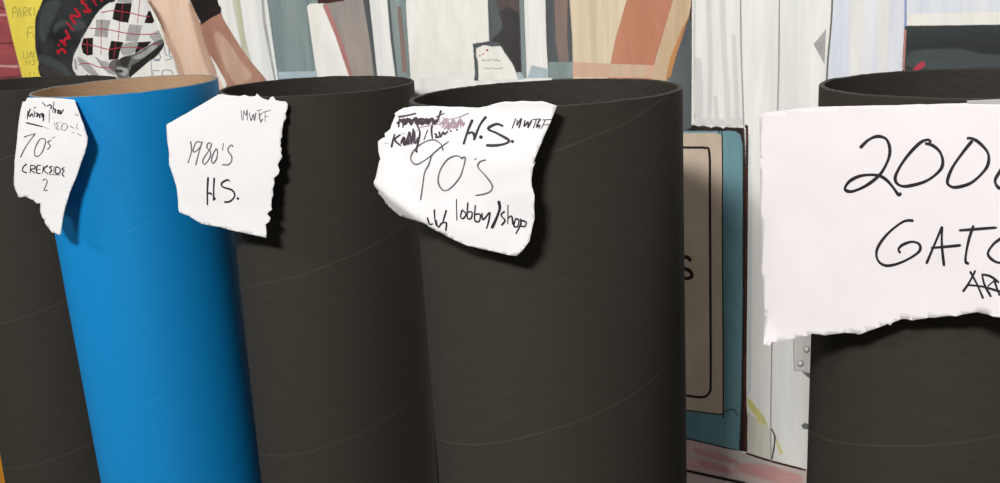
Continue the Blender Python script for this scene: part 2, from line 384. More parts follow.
wd = P('painted_window', 4, [px(q, s, [(456, -60), (520, -60), (518, 20), (525, 130), (532, 240), (534, 330), (486, 330), (485, 235), (470, 120), (460, 0)]),
    (px(q, s, [(492, 20), (503, 20), (515, 130), (522, 225), (508, 225), (500, 120)]), 1),
    (px(q, s, [(460, 0), (468, 0), (478, 110), (492, 235), (485, 238), (470, 120)]), 2)], [m_teal, m_brown, m_slate])
q = (460, 0); s = 5.37
P('painted_window', 4, [px(q, s, [(148, -60), (340, -60), (345, 0), (352, 200), (360, 425), (365, 520), (80, 520), (85, 400), (130, 230), (158, 220)]),
    (px(q, s, [(215, 40), (300, 30), (318, 120), (320, 250), (325, 385), (300, 380), (270, 310), (215, 235), (175, 215), (230, 150)]), 1, 3),
    (px(q, s, [(205, -40), (320, -40), (318, 60), (260, 30), (215, 50)]), 2, 4),
    (px(q, s, [(318, -40), (338, -40), (350, 200), (358, 420), (335, 425), (328, 200)]), 3)], [m_slate, m_coal, paint('dusky_brown_paint', (98, 84, 80), (80, 74, 72)), m_teal])
P('painted_ledge', 6, [[(408, 78), (470, 77.5), (520, 78.5), (552, 78), (552, 130), (405, 130)]], m_white)
sg = P('painted_notice_card', 7, [px((465, 35), 9.66, [(80, 85), (200, 68), (320, 72), (350, 105), (340, 130), (130, 180), (122, 370), (135, 440), (90, 438), (100, 380), (88, 200)])], [m_slate])
region('card_face', sg, 8, [px((465, 35), 9.66, [(112, 130), (180, 98), (260, 112), (345, 108), (385, 175), (460, 280), (495, 360), (520, 430), (135, 435), (130, 260), (112, 200)]),
    (px((465, 35), 9.66, [(500, 365), (545, 360), (575, 420), (520, 430)]), 1)], [m_white2, m_lblue])
K = ((465, 35), 9.66)
marks('card_red_mark', sg, 9, z_(*K, [([(205, 145), (228, 148)], 2.4), ([(140, 205), (150, 190)], 1.3), ([(165, 185), (190, 180)], 1.0)]), 1.2, m_rl)
marks('card_lettering', sg, 9, z_(*K, [[(170, 232), (175, 248), (205, 242), (215, 250)], [(225, 232), (235, 250), (250, 235)], [(258, 232), (285, 235)], [(272, 234), (270, 255)], [(295, 255), (305, 232), (318, 250), (345, 250)],
    [(175, 312), (180, 325)], [(195, 318), (230, 325), (260, 318), (300, 325), (340, 322), (370, 315)]]), .8, m_grey)
P('painted_window_frame', 5, [px(q, s, [(340, -60), (452, -60), (458, 0), (462, 200), (475, 425), (480, 520), (365, 520), (360, 425), (352, 200), (345, 0)]),
    (px(q, s, [(375, 380), (385, 350), (470, 370), (474, 425), (362, 425)]), 1)], [m_white, m_lblue])
P('painted_window', 4, [[(545, -20), (574, -20), (572, 0), (573, 77), (573, 110), (548, 110), (546.5, 40)],
    ([(554, -20), (568, -20), (567, 35), (569, 60), (560, 68), (556, 40)], 1), ([(548, 62), (573, 62), (573, 78), (549, 79)], 2)], [m_slate, m_brown, m_teal])
q = (540, 0); s = 3.448
cp = P('painted_shop_panel', 5, [px(q, s, [(105, -60), (315, -60), (300, 0), (262, 130), (235, 265), (230, 400), (118, 400), (115, 265), (112, 130), (103, 0)]),
    (px(q, s, [(315, -60), (478, -60), (460, 0), (430, 100), (400, 200), (385, 270), (380, 400), (228, 400), (235, 265), (262, 130), (300, 0)]), 1),
    (px(q, s, [(478, -60), (522, -60), (520, 20), (512, 60), (470, 180), (440, 265), (430, 400), (380, 400), (385, 270), (430, 100), (460, 0)]), 2),
    (px(q, s, [(515, 55), (500, 100), (470, 190), (450, 265), (435, 275), (450, 200), (490, 100)]), 3),
    (px(q, s, [(115, 215), (235, 220), (400, 225), (388, 268), (235, 266), (116, 264)]), 4)],
    [m_cream, m_orng, m_tan, m_ochre, paint('pinkish_sill_paint', (212, 168, 146), (206, 182, 154))])
P('painted_dark_gap', 4, [px(q, s, [(512, 60), (525, 0), (524, 200), (522, 440), (500, 450), (440, 440), (435, 270), (470, 190)]),
    (px(q, s, [(520, -40), (527, -40), (527, 60), (518, 70)]), 1)], [m_slate, m_rust])
# white pillar with ragged foot, then the boards right of it
plr = P('painted_pillar', 7, [px(q, s, [(525, -60), (690, -60), (692, 100), (698, 300), (704, 425), (690, 432), (672, 440), (652, 430), (632, 442), (612, 432), (590, 440), (566, 430), (545, 435), (525, 425)])], [m_white])
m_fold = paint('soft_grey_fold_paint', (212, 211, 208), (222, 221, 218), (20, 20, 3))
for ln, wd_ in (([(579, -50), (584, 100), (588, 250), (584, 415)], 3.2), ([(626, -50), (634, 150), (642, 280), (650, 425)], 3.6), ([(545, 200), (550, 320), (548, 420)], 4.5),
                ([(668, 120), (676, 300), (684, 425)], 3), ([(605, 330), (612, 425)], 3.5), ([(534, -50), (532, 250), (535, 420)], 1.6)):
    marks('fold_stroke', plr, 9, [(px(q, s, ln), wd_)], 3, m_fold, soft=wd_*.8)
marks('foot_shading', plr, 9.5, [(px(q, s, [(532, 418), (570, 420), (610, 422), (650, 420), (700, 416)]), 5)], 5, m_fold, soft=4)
marks('painted_seam', mural, 8, [([(740.5, -20), (741, 40), (742.5, 90), (744, 127)], 1.3)], 1.2, m_grey)
marks('painted_seam', mural, 8, [([(779.5, -20), (779, 60), (777.5, 115), (773.5, 240), (772, 345), (771, 402), (771, 462)], 1.2)], 1.2, m_grey)
marks('painted_seam', mural, 8, [([(833, -20), (831.5, 20), (828, 60), (826.7, 82), (824, 120)], 1.7)], 1.2, m_dgrey)
P('painted_grey_triangle', 8, [[(814, 44), (826, 29.5), (824.6, 64)]], m_ltg, label='small grey triangle')  # plain grey triangle, part of the mural's own paint
P('painted_bluish_door', 7, [[(834, -30), (905, -30), (904.5, 30), (902, 62), (903, 110), (823, 110), (827.5, 78), (831, 25)],
    ([(852, -30), (862, -30), (860, 72), (852, 72)], 1, 5), ([(880, -30), (888, -30), (886, 72), (880, 72)], 1, 5)], [m_cool, m_white])
wr = P('painted_shopfront', 7, [[(905, -30), (1120, -40), (1120, 20), (1000, 24.5), (906, 26)],
    ([(906, 14), (1000, 12), (1120, 8), (1120, 20), (1000, 24.5), (908, 26)], 1),
    ([(904.5, 26), (1000, 24.8), (1120, 20), (1120, 130), (902, 130), (902.5, 70)], 2),
    ([(913, 52), (960, 50), (1000, 56), (1120, 52), (1120, 64), (1000, 66), (915, 68)], 3, 4),
    ([(918, 64), (924, 61), (925, 66), (919, 70), (913, 70)], 4),
    ([(904.3, 30), (906.5, 30), (904.5, 70), (902.6, 70)], 5), ([(905, -30), (907, -30), (906.4, 26), (904.6, 26)], 6)],
    [m_cool, m_white2, m_dkgr, paint('muted_green_grey_paint', (74, 82, 82), (60, 68, 68), (4, 4, 26)), m_rl, m_pink, paint('blue_edge_paint', (120, 140, 190), (150, 165, 205))])
# lower right: teal box with a beige plate, boards, hinge, step
P('painted_dark_surround', 2, [[(660, 118), (692, 125), (744, 128), (747.5, 135), (747, 300), (746, 398), (748, 452), (660, 440)]], paint('near_black_brown_paint', (50, 34, 30), (28, 22, 20)))
q7 = (670, 120); s7 = 2.68
bx = P('painted_teal_box', 3, [[(560, 131), (735, 131), (740.5, 135), (742.5, 145), (742.5, 300), (741, 400), (739, 450), (689, 438), (560, 410)]], [m_box])
pl = region('painted_plate', bx, 4, [[(560, 133), (716, 133), (722, 136), (722.5, 250), (723.5, 414), (690, 411), (560, 395)]], m_plate)
marks('plate_outline', bx, 5, [([(560, 147), (690, 147.5), (704, 148), (709.5, 153), (710, 200), (710.5, 300), (710.8, 380), (709.5, 392), (705, 396.5), (698, 397), (690, 396), (560, 382)], 2.3),
    ([(718.5, 133), (722.3, 137), (722.6, 250), (723.4, 404), (722.6, 412.5), (718, 414), (690, 410.5), (560, 392)], 1.1)], 2, m_blk)
marks('plate_lettering', bx, 5, [([(691, 261), (687, 257), (681, 258), (679, 263), (684, 268), (690, 271), (692, 276), (687, 278.5), (680, 276)], 3.6)], 3, m_blk)
marks('box_crack', bx, 5, [[(724, 412), (733, 409), (738, 416)]], 1, m_coal)
P('painted_board', 3, [[(744, 127), (741, -30), (790, -30), (832, -30), (824, 100), (812, 340), (806, 470), (771, 461), (748, 454), (747, 398), (747, 300), (748.5, 200), (746.5, 135)],
    ([(748, 412), (771, 430), (771, 460), (748, 453)], 1, 2.5), ([(744.8, 132), (750, 135), (752, 200), (751, 390), (748, 395), (748.5, 200)], 2, 2)],
    [m_white, paint('pale_grey_olive_paint', (206, 206, 190), (222, 220, 206)), paint('aqua_tint_paint', (214, 224, 222), (230, 232, 228))])
marks('painted_edge_line', mural, 6, [([(746, 128), (747.2, 136), (746.5, 250), (745.2, 392), (746.5, 420), (745, 450)], 2.4), ([(746, 453), (771, 461), (806, 470)], 2), ([(771, 428), (775, 438), (772, 460)], 1.3)], 2, m_rust)
P('painted_yellow_streak', 5, [px((680, 360), 3.927, [(262, 148), (280, 160), (330, 222), (348, 262), (330, 250), (305, 245), (300, 222), (270, 185)]), px((680, 360), 3.927, [(372, 298), (392, 335), (403, 365), (395, 372), (385, 345)])],
  paint('pale_yellow_paint', (226, 220, 132), (212, 208, 140)))
hq = (740, 320); hs = 2.967
hg = P('painted_hinge', 5, [px(hq, hs, [(158, 48), (222, 45), (222, 152), (160, 150)])], paint('grey_hinge_paint', (222, 220, 214), (208, 206, 202)))
marks('hinge_outline', hg, 6, z_(hq, hs, [[(160, 55), (160, 100), (162, 150)], [(162, 150), (215, 151)]]), .7, m_grey)
def ring(cx, cy, r): return [(cx+r*math.cos(a*math.pi/5), cy+r*1.05*math.sin(a*math.pi/5)) for a in range(11)]
for cx, cy in ((806.7, 349.4), (800.6, 363.4)):
    bo = region('hinge_screw', hg, 6, [ring(cx, cy, 3.2)[:-1], (ring(cx-.4, cy-.5, 2.1)[:-1], 1)], [m_dgrey, m_white])
P('painted_notch', 6, [px(hq, hs, [(184, 153), (215, 158), (215, 172), (204, 172)]), px(hq, hs, [(192, 305), (206, 310), (204, 325), (188, 322), (182, 312)])], m_dgrey)
P('painted_step', 3, [[(560, 415), (689, 440), (741, 452), (771, 460.6), (810, 470.5), (812, 560), (560, 520)],
    ([(742, 464), (770, 467), (800, 477), (795, 483), (770, 480), (738, 469)], 1, 5), ([(695, 449), (722, 455), (738, 463), (705, 456)], 1, 4), ([(700, 461), (720, 465), (730, 472), (706, 467)], 1, 4),
    ([(560, 450), (689, 469.8), (741, 481), (760, 486), (760, 489), (741, 484), (689, 472.5), (560, 453)], 2)], [m_step, m_steph, m_blk])

# ------------------------------------------------------------------ cardboard tubes
TUBES = [  # x, y, rim below camera, radius, lean a, lean b
    (-.8502, 1.8210, .1217, .1510, -.0220, .0050),
    (-.6071, 1.6375, .1211, .1476, .0087, .0177),
    (-.2704, 1.5288, .1284, .1495, -.0128, .0076),
    (.0584, 1.0834, .1112, .1500, .0050, -.0057),
    (.4817, .9660, .1114, .1503, -.0019, -.0036)]
SEAM_PX = [(25, 318), (150, 400), (300, 272), (560, 436), (930, 455)]
m_black = tubemat('black_cardboard', (49, 45, 39), (54, 50, 44), (92, 88, 80), .78, .2, .0018, .24)
m_blackin = tubemat('black_cardboard_inside', (48, 45, 42), (58, 54, 49), (70, 66, 60), .85, .15, .002, .3)
m_blue = tubemat('blue_cardboard', (6, 128, 194), (9, 133, 199), (30, 146, 208), .5, .3, .002, .1)
m_kraft = tubemat('brown_kraft_inside', (168, 138, 110), (178, 148, 120), (150, 120, 92), .85, .15, .002, .3)
m_blackrim = paint('worn_cut_cardboard_edge', (62, 59, 54), (44, 41, 38), (60, 60, 60))
m_bluerim = paint('kraft_cut_edge', (150, 136, 120), (112, 120, 130), (60, 60, 60))
TH = .0055; NS = 160
def tube_meshes(R, Lh, seed, mats):
    """returns outer shell, inner wall and cut rim meshes with origin at the foot"""
    def jit(a, k): return .0011*noise.noise(Vector((3*math.cos(a)+seed, 3*math.sin(a), k)))+.0006*noise.noise(Vector((22*math.cos(a)+seed, 22*math.sin(a), k)))
    zs = [0, .004]+[Lh*i/24 for i in range(1, 24)]+[Lh-.004, Lh]
    def shell(nm, r, mat, flip):
        V = []; F = []
        for k, z in enumerate(zs):
            for i in range(NS):
                a = 2*math.pi*i/NS; top = z == Lh
                rr = r + .0009*noise.noise(Vector((1.5*math.cos(a)+seed, 1.5*math.sin(a), z*2)))
                V.append((rr*math.cos(a), rr*math.sin(a), z+(jit(a, 0) if top else 0)))
        for k in range(len(zs)-1):
            for i in range(NS):
                f = (k*NS+i, k*NS+(i+1) % NS, (k+1)*NS+(i+1) % NS, (k+1)*NS+i)
                F.append(f[::-1] if flip else f)
        return V, F
    out = [shell('o', R, 0, False), shell('i', R-TH, 0, True)]
    V = []; F = []
    prof = [(R-.0002, -.0002), (R-.0012, .0009), (R-TH+.0012, .0009), (R-TH+.0002, -.0002)]
    for j, (r, dz) in enumerate(prof):
        for i in range(NS):
            a = 2*math.pi*i/NS
            rr = r + .0009*noise.noise(Vector((1.5*math.cos(a)+seed, 1.5*math.sin(a), Lh*2)))
            V.append((rr*math.cos(a), rr*math.sin(a), Lh+jit(a, 0)+dz))
    for j in range(3):
        for i in range(NS): F.append((j*NS+i, j*NS+(i+1) % NS, (j+1)*NS+(i+1) % NS, (j+1)*NS+i))
    out.append((V, F)); return out
LB = ['black cardboard tube at the far left edge, behind the blue tube, without a note',
      'bright blue cardboard tube with a tan inside and a torn note on its left side',
      'black cardboard tube directly right of the blue tube, bearing the 1980S note',
      'large black cardboard tube in the middle, bearing the crumpled note for the 90s',
      'black cardboard tube at the right edge behind the big white 2000 sheet']
tubes = []; proto = None
for i, (x, y, h, R, a, b) in enumerate(TUBES):
    nrm = Vector((-a, -b, 1)).normalized(); C = Vector((x, y, CAMZ-h))
    Lh = C.z/nrm.z - .0015 - R*math.hypot(a, b)
    base = C - nrm*Lh
    # spin so that the winding seam passes where the photo shows it
    sx, sy = SEAM_PX[i]; d = ray(sx, sy); d2 = Vector((d.x, d.y)); c2 = Vector((x, y))
    A_ = d2.dot(d2); B_ = -2*d2.dot(c2); C_ = c2.dot(c2)-R*R; disc = max(B_*B_-4*A_*C_, 0)
    t = (-B_-math.sqrt(disc))/(2*A_); Pt = O+d*t
    phi = math.atan2(Pt.y-y, Pt.x-x); zz = Pt.z-base.z
    spin = phi - (zz-PITCHZ/2)/PITCHZ*2*math.pi      # seam: z - PITCH*(phi-spin)/2pi = PITCH/2
    spin = math.fmod(spin, 2*math.pi)
    tl = spin
    # branch cut of arctan only wraps the seam by one full turn, which is seamless
    if i in (0, 1):
        root = empty('cardboard_tube', base)
        ms = tube_meshes(.15 if i == 0 else R, Lh, i*7.3, None)
        mats = (m_black, m_blackin, m_blackrim) if i == 0 else (m_blue, m_kraft, m_bluerim)
        for nm, (V, F), mt in zip(('outer_shell', 'inner_wall', 'cut_rim'), ms, mats):
            o = mesh_obj(nm, V, F, mt, root, smooth=True)
            if i == 1 and nm == 'inner_wall': o['label'] = 'tan kraft cardboard inside'
        if i == 0: proto = root; protoL = Lh
    else:
        root = proto.copy(); COL.objects.link(root); root.location = base
        for ch in list(proto.children):
            c = ch.copy(); COL.objects.link(c); c.parent = root
    root.rotation_mode = 'QUATERNION'
    root.rotation_quaternion = Vector((0, 0, 1)).rotation_difference(nrm) @ Quaternion((0, 0, 1), tl)
    if i != 1: root.scale = (R/.15, R/.15, Lh/protoL)
    tag(root, LB[i], 'cardboard tube', 'upright cardboard tubes')
    tubes.append((C, R, nrm, root))

# ------------------------------------------------------------------ papers
m_paper = paint('white_paper', (234, 233, 234), (230, 229, 230), (8, 8, 8), rough=.8, bump=.03, vary=.01)
m_paper2 = paint('lavender_white_paper', (236, 230, 232), (232, 227, 229), (8, 8, 8), rough=.8, bump=.03, vary=.01)
m_ink = paint('black_marker_ink', (34, 28, 34), (44, 38, 44), (60, 60, 60), rough=.5)
m_pen = paint('thin_grey_pen_ink', (92, 88, 92), (110, 106, 110), (60, 60, 60), rough=.6)
m_fade = paint('faint_pen_ink', (140, 136, 140), (165, 160, 165), (60, 60, 60), rough=.6)
m_mauve = paint('mauve_scribble_ink', (150, 124, 138), (176, 156, 166), (60, 60, 60), rough=.6)
m_tape = paint('frosted_tape', (190, 188, 188), (178, 176, 176), (30, 30, 30), rough=.35)
class Sheet:
    def __init__(s, ti, x0, y0, k, tilt, gap, wr, seed, creases=(), turn=0.0):
        s.C, s.R, _, _ = tubes[ti]
        d = ray(x0, y0); d2 = Vector((d.x, d.y)); c2 = Vector((s.C.x, s.C.y))
        A_ = d2.dot(d2); B_ = -2*d2.dot(c2); C_ = c2.dot(c2)-s.R**2
        t = (-B_-math.sqrt(max(B_*B_-4*A_*C_, 0)))/(2*A_); P_ = O+d*t
        ph = math.atan2(P_.y-s.C.y, P_.x-s.C.x)
        s.n = Vector((math.cos(ph), math.sin(ph), 0)); s.u = Vector((-s.n.y, s.n.x, 0))
        s.n2 = None; s.turn = turn
        s.k, s.tilt, s.gap, s.wr, s.seed, s.cr = k, tilt, gap, wr, seed, creases
    def off(s, u, w):          # w = height above the rim (negative below)
        dep = max(-w, 0)
        o = s.R+s.gap+s.tilt*dep*(1-.25*min(dep/.15, 1)) - s.k*u*u/2 + s.turn*u
        fade = min(1, max(0, dep-.004)/.03)
        o += fade*s.wr*(noise.noise(Vector((u*14+s.seed, w*14, 0)))+.45*noise.noise(Vector((u*38+s.seed, w*30, 3))))
        for (p0, p1, amt) in s.cr:      # beyond the crease line the sheet bends
            dx, dy = p1[0]-p0[0], p1[1]-p0[1]; l = math.hypot(dx, dy)
            q = ((u-p0[0])*dy-(w-p0[1])*dx)/l
            if q > 0: o += amt*q
        return o
    def co(s, P_):
        v = P_-s.C; return v.dot(s.u), v.z
    def at(s, u, w, lift=0): return s.C+s.u*u+Vector((0, 0, w))+s.n*(s.off(u, w)+lift)
    def hit(s, x, y):
        d = ray(x, y); t = (s.R-(O-s.C).dot(s.n))/d.dot(s.n)
        for _ in range(14):
            P_ = O+d*t; u, w = s.co(P_)
            e = (P_-s.C).dot(s.n)-s.off(u, w)
            Q_ = P_+d*.0005; e2 = (Q_-s.C).dot(s.n)-s.off(*s.co(Q_))
            g = (e2-e)/.0005
            if g > -.15: g = -.15
            t -= max(-.03, min(.03, e/g))
        P_ = O+d*t; return s.co(P_)
def paper(name, label, sh, outline, mat, step=.005, crease_px=()):
    for (a, b, amt) in crease_px:
        pa, pb = sh.hit(*a), sh.hit(*b); sh.cr = tuple(sh.cr)+((pa, pb, amt),)
    uv = [Vector(sh.hit(*p)) for p in outline]
    dens = []
    for i, p in enumerate(uv):
        q = uv[(i+1) % len(uv)]; n = max(1, int((q-p).length/step))
        for j in range(n):
            v = p.lerp(q, j/n)
            if j and n > 1: v = v+Vector((noise.noise(Vector((v.x*300, v.y*300, 1))), noise.noise(Vector((v.x*300, v.y*300, 9)))))*.0005
            dens.append(v)
    n0 = len(dens); x0 = min(v.x for v in dens); x1 = max(v.x for v in dens); y0 = min(v.y for v in dens); y1 = max(v.y for v in dens)
    pts = list(dens); yy = y0
    while yy < y1:
        xx = x0
        while xx < x1:
            pts.append(Vector((xx+random.uniform(-.001, .001), yy+random.uniform(-.001, .001)))); xx += step
        yy += step
    vs, es, fs, _, _, _ = delaunay_2d_cdt(pts, [(i, (i+1) % n0) for i in range(n0)], [list(range(n0))], 1, 1e-6)
    W = [sh.at(v.x, v.y) for v in vs]
    ctr = sum(W, Vector())/len(W)
    F = []
    for f in fs:
        f = list(f); nn = (W[f[1]]-W[f[0]]).cross(W[f[2]]-W[f[0]])
        F.append(f if nn.dot(sh.n) > 0 else f[::-1])
    root = mesh_obj(name, [v-ctr for v in W], F, mat, smooth=True)
    root.location = ctr; so = root.modifiers.new('thickness', 'SOLIDIFY'); so.thickness = .0003; so.offset = -1
    root['ctr'] = 0; del root['ctr']
    tag(root, label, 'paper note', 'handwritten paper notes')
    sh.ctr = ctr; return root
def writing(name, root, sh, strokes, wpx, mat, label=None):
    V = []; F = []; kk = 0
    for st in strokes:
        w_ = wpx
        if isinstance(st, tuple): st, w_ = st
        if len(st) == 1:                                 # a dot
            cx, cy = st[0]; k = len(V)
            for j in range(8):
                u, v = sh.hit(cx+w_*.62*math.cos(j*math.pi/4), cy+w_*.62*math.sin(j*math.pi/4)); V.append(sh.at(u, v, .0005)-sh.ctr)
            F.append(list(range(k, k+8))); continue
        p = cr(st, 7); kk += 1; lift = .0004+.00003*(kk % 9); k = len(V)
        for i in range(len(p)):
            a = p[max(i-1, 0)]; b = p[min(i+1, len(p)-1)]
            dx, dy = b[0]-a[0], b[1]-a[1]; l = math.hypot(dx, dy) or 1
            hw = w_/2*(1+.14*math.sin(i*.37+kk))*(.6 if i in (0, len(p)-1) else 1)
            for sg_ in (1, -1):
                u, v = sh.hit(p[i][0]-sg_*dy/l*hw, p[i][1]+sg_*dx/l*hw); V.append(sh.at(u, v, lift)-sh.ctr)
        for i in range(len(p)-1): F.append((k+2*i, k+2*i+1, k+2*i+3, k+2*i+2))
    o = mesh_obj(name, V, F, mat, root)
    bm = bmesh.new(); bm.from_mesh(o.data)
    for f in bm.faces:
        f.normal_update()
        if f.normal.dot(sh.n) < 0: f.normal_flip()
    bm.to_mesh(o.data); bm.free()
    if label: o['label'] = label
    return o

# note on the blue tube
A1 = ((10, 90), 8.05); B1 = ((10, 140), 4.83)
s1_ = Sheet(1, 58, 100, 1.5, .20, .0012, .0016, 1.7)
ol = px(*A1, [(138, 62), (300, 62), (440, 70), (520, 80), (545, 150), (570, 220), (600, 300), (625, 380), (622, 430)]) + \
     px(*B1, [(362, 60), (340, 120), (320, 180), (290, 250), (268, 320), (255, 380), (245, 455), (235, 460), (215, 448), (202, 446), (190, 430), (180, 418), (168, 400), (166, 385), (155, 375), (145, 345), (147, 305), (130, 308), (115, 292), (98, 285), (70, 272), (50, 278), (38, 275), (36, 262), (25, 240), (18, 215), (20, 160), (22, 100)]) + \
     px(*A1, [(50, 470), (65, 300), (80, 190), (100, 95), (125, 92)])
p1 = paper('paper_note', 'narrow torn white note reading CREKSIDE, stuck to the left side of the blue tube', s1_, ol, m_paper, crease_px=[((90, 150), (74, 96), -.5)])
writing('handwritten_words', p1, s1_, z_(*A1, [
    [(145, 165), (140, 235)], [(165, 150), (150, 195), (160, 212), (178, 190), (187, 218)], [(195, 165), (200, 215)], [(190, 145), (210, 138)],
    [(205, 185), (225, 190), (215, 215), (238, 195), (240, 225)], [(245, 195), (265, 190), (258, 215), (272, 195), (268, 252)], [(130, 262), (225, 285), (262, 294)],
    [(262, 98), (292, 132)], [(300, 130), (325, 118), (335, 135), (325, 152)], [(355, 92), (345, 182)], [(345, 152), (366, 155), (362, 188)], [(378, 165), (395, 165), (384, 185), (402, 186)],
    [(405, 160), (408, 192), (432, 155)]]), 1.25, m_ink)
writing('handwritten_faint_words', p1, s1_, z_(*A1, [
    [(318, 155), (315, 265)], [(262, 294), (315, 312)], [(358, 258), (365, 302)], [(395, 262), (372, 268), (385, 288), (372, 312), (400, 315)], [(400, 262), (420, 262)],
    [(425, 272), (415, 310), (440, 325), (465, 295), (445, 270), (425, 272)], [(545, 270), (538, 300)]]), .8, m_fade)
writing('handwritten_words', p1, s1_, z_(*A1, [[(525, 192), (550, 210)], [(485, 290), (515, 308)], [(505, 338), (520, 345)], [(535, 300), (548, 318)], [(540, 348), (575, 368)]]), 1.2, m_pen)
writing('handwritten_decade', p1, s1_, [px(*A1, [(112, 378), (150, 366), (205, 350)]), [(35.5, 133.5), (29, 142), (24, 150), (20.4, 157.6)],
    [(44.2, 138.5), (40.4, 139), (36.7, 144.6), (34.6, 151), (35.4, 155.6), (38.5, 156), (42.3, 152), (45, 145), (45.6, 140), (44, 138.3)],
    [(55.3, 136.6), (52, 138.2)], [(51.5, 140), (48, 142), (50.5, 146), (47.5, 149.5)]], 1.0, m_pen)
writing('handwritten_place', p1, s1_, z_(*B1, [
    [(82, 115), (65, 130), (62, 150), (82, 158)], [(100, 120), (98, 160)], [(98, 122), (120, 125), (118, 138), (100, 142), (122, 160)],
    [(150, 122), (132, 125), (130, 158), (150, 160)], [(132, 142), (148, 142)], [(162, 125), (158, 160)], [(185, 122), (163, 142), (186, 165)],
    [(205, 127), (192, 132), (202, 145), (190, 160)], [(213, 127), (213, 162)], [(222, 128), (222, 160), (240, 158), (242, 138), (222, 128)],
    [(264, 132), (252, 140), (262, 150), (252, 162), (262, 177)], [(190, 166), (242, 169)]]), 1.15, m_ink)
writing('handwritten_number', p1, s1_, z_(*B1, [[(158, 196), (172, 188), (180, 202), (166, 238)], ([(162, 241), (182, 243)], 1.7)]), .9, m_pen)

# note on the second black tube
C1 = ((165, 85), 6.04); D1 = ((165, 150), 5.37)
s2_ = Sheet(2, 268, 95, .8, .26, .0012, .0013, 5.1)
ol = px(*C1, [(320, 58), (345, 54), (370, 60), (420, 65), (450, 68), (480, 60), (510, 70), (545, 68), (555, 52), (580, 75), (600, 85), (625, 92), (640, 72), (655, 70), (668, 92), (700, 98), (730, 100), (742, 115), (740, 140), (728, 170), (732, 200), (715, 225), (710, 260), (705, 290), (708, 310), (697, 330), (700, 355), (695, 365), (705, 385), (700, 410), (708, 430)]) + \
     px(*D1, [(628, 40), (605, 78), (615, 110), (610, 130), (585, 150), (588, 180), (578, 210), (582, 240), (572, 265), (570, 300), (575, 320), (548, 342), (567, 365), (560, 385), (540, 400), (545, 440), (543, 472), (470, 455), (350, 430), (300, 415), (200, 398), (160, 375), (130, 355), (78, 335), (72, 320), (68, 250), (62, 200), (40, 130), (22, 80), (20, 0)]) + px(*C1, [(15, 350), (8, 240), (140, 165)])
p2 = paper('paper_note', 'white note reading 1980S H.S., ragged right edge, beside the blue tube', s2_, ol, m_paper, crease_px=[((172, 165), (196, 226), .25)])
writing('handwritten_decade', p2, s2_, z_(*C1, [
    [(155, 338), (160, 400), (138, 472)], [(218, 345), (190, 345), (170, 395), (185, 402), (215, 370), (226, 340)], [(226, 342), (202, 420), (186, 485)],
    [(282, 352), (262, 350), (254, 378), (275, 402), (270, 440), (242, 478), (228, 460), (245, 425), (270, 390), (282, 355)],
    [(310, 382), (290, 420), (281, 455), (292, 472), (312, 445), (318, 402), (308, 382)], [(353, 350), (348, 395)],
    [(412, 372), (398, 362), (380, 392), (402, 428), (402, 460), (380, 481), (345, 480)]]), 1.15, m_pen)
writing('handwritten_initials', p2, s2_, z_(*C1, [
    [(460, 152), (465, 212)], [(476, 152), (472, 215)], [(476, 155), (490, 182), (496, 150), (498, 212)], [(510, 165), (520, 215), (535, 175), (540, 215), (550, 165)],
    [(550, 155), (586, 147)], [(568, 152), (570, 205)], [(590, 175), (574, 178), (575, 215), (590, 205), (576, 228)], [(590, 165), (638, 151)], [(605, 160), (605, 222)], [(600, 192), (626, 189)]]), .85, m_pen)
writing('handwritten_letters', p2, s2_, z_(*D1, [
    [(232, 145), (228, 220), (228, 296)], [(265, 148), (262, 210), (262, 272)], [(228, 236), (242, 230), (252, 240)], ([(266, 260)], 2.4),
    [(347, 168), (335, 160), (305, 178), (312, 198), (360, 215), (375, 245), (350, 275), (318, 279)], ([(392, 260)], 2.2)]), 1.7, m_ink)

# note on the large middle tube
E1 = ((370, 95), 6.9); F1 = ((455, 95), 6.436); G1 = ((370, 150), 4.389)
s3_ = Sheet(3, 480, 108, 1.2, .30, .0012, .0044, 9.4)
ol = px(*E1, [(235, 88), (300, 78), (420, 76), (480, 78), (560, 82)]) + px(*F1, [(20, 76), (90, 80), (150, 82), (210, 72), (260, 55), (320, 42), (375, 44), (430, 38), (500, 42), (560, 40), (590, 48), (620, 58), (655, 68), (620, 160), (580, 250), (530, 370), (500, 450)]) + \
     px(*G1, [(726, 50), (715, 80), (708, 130), (710, 160), (722, 200), (720, 240), (722, 300), (710, 350), (700, 400), (670, 440), (642, 465), (600, 460), (540, 445), (480, 432), (420, 418), (380, 400), (320, 370), (270, 345), (235, 322), (180, 305), (135, 292), (90, 255), (68, 235), (60, 215), (35, 190), (38, 180), (18, 158), (25, 120), (40, 50), (45, 40)]) + \
     px(*E1, [(75, 450), (60, 400), (55, 360), (55, 320), (80, 300), (105, 290), (100, 265), (140, 235), (150, 200), (175, 140), (168, 128), (200, 105)])
p3 = paper('paper_note', 'crumpled white note reading H.S. 90S lobby/shop, on the large middle tube', s3_, ol, m_paper, step=.004, crease_px=[((376, 185), (435, 230), -.9), ((430, 213), (540, 190), -.12)])
writing('handwritten_letters', p3, s3_, z_(*F1, [
    [(114, 157), (85, 225), (55, 318)], [(202, 137), (160, 195), (122, 290)], [(82, 247), (112, 240), (126, 262), (124, 290)], ([(168, 270)], 3.2),
    [(312, 200), (268, 186), (214, 216), (270, 245), (345, 288), (330, 310), (270, 323), (200, 323)], ([(370, 298)], 2.8)]), 2.5, m_ink)
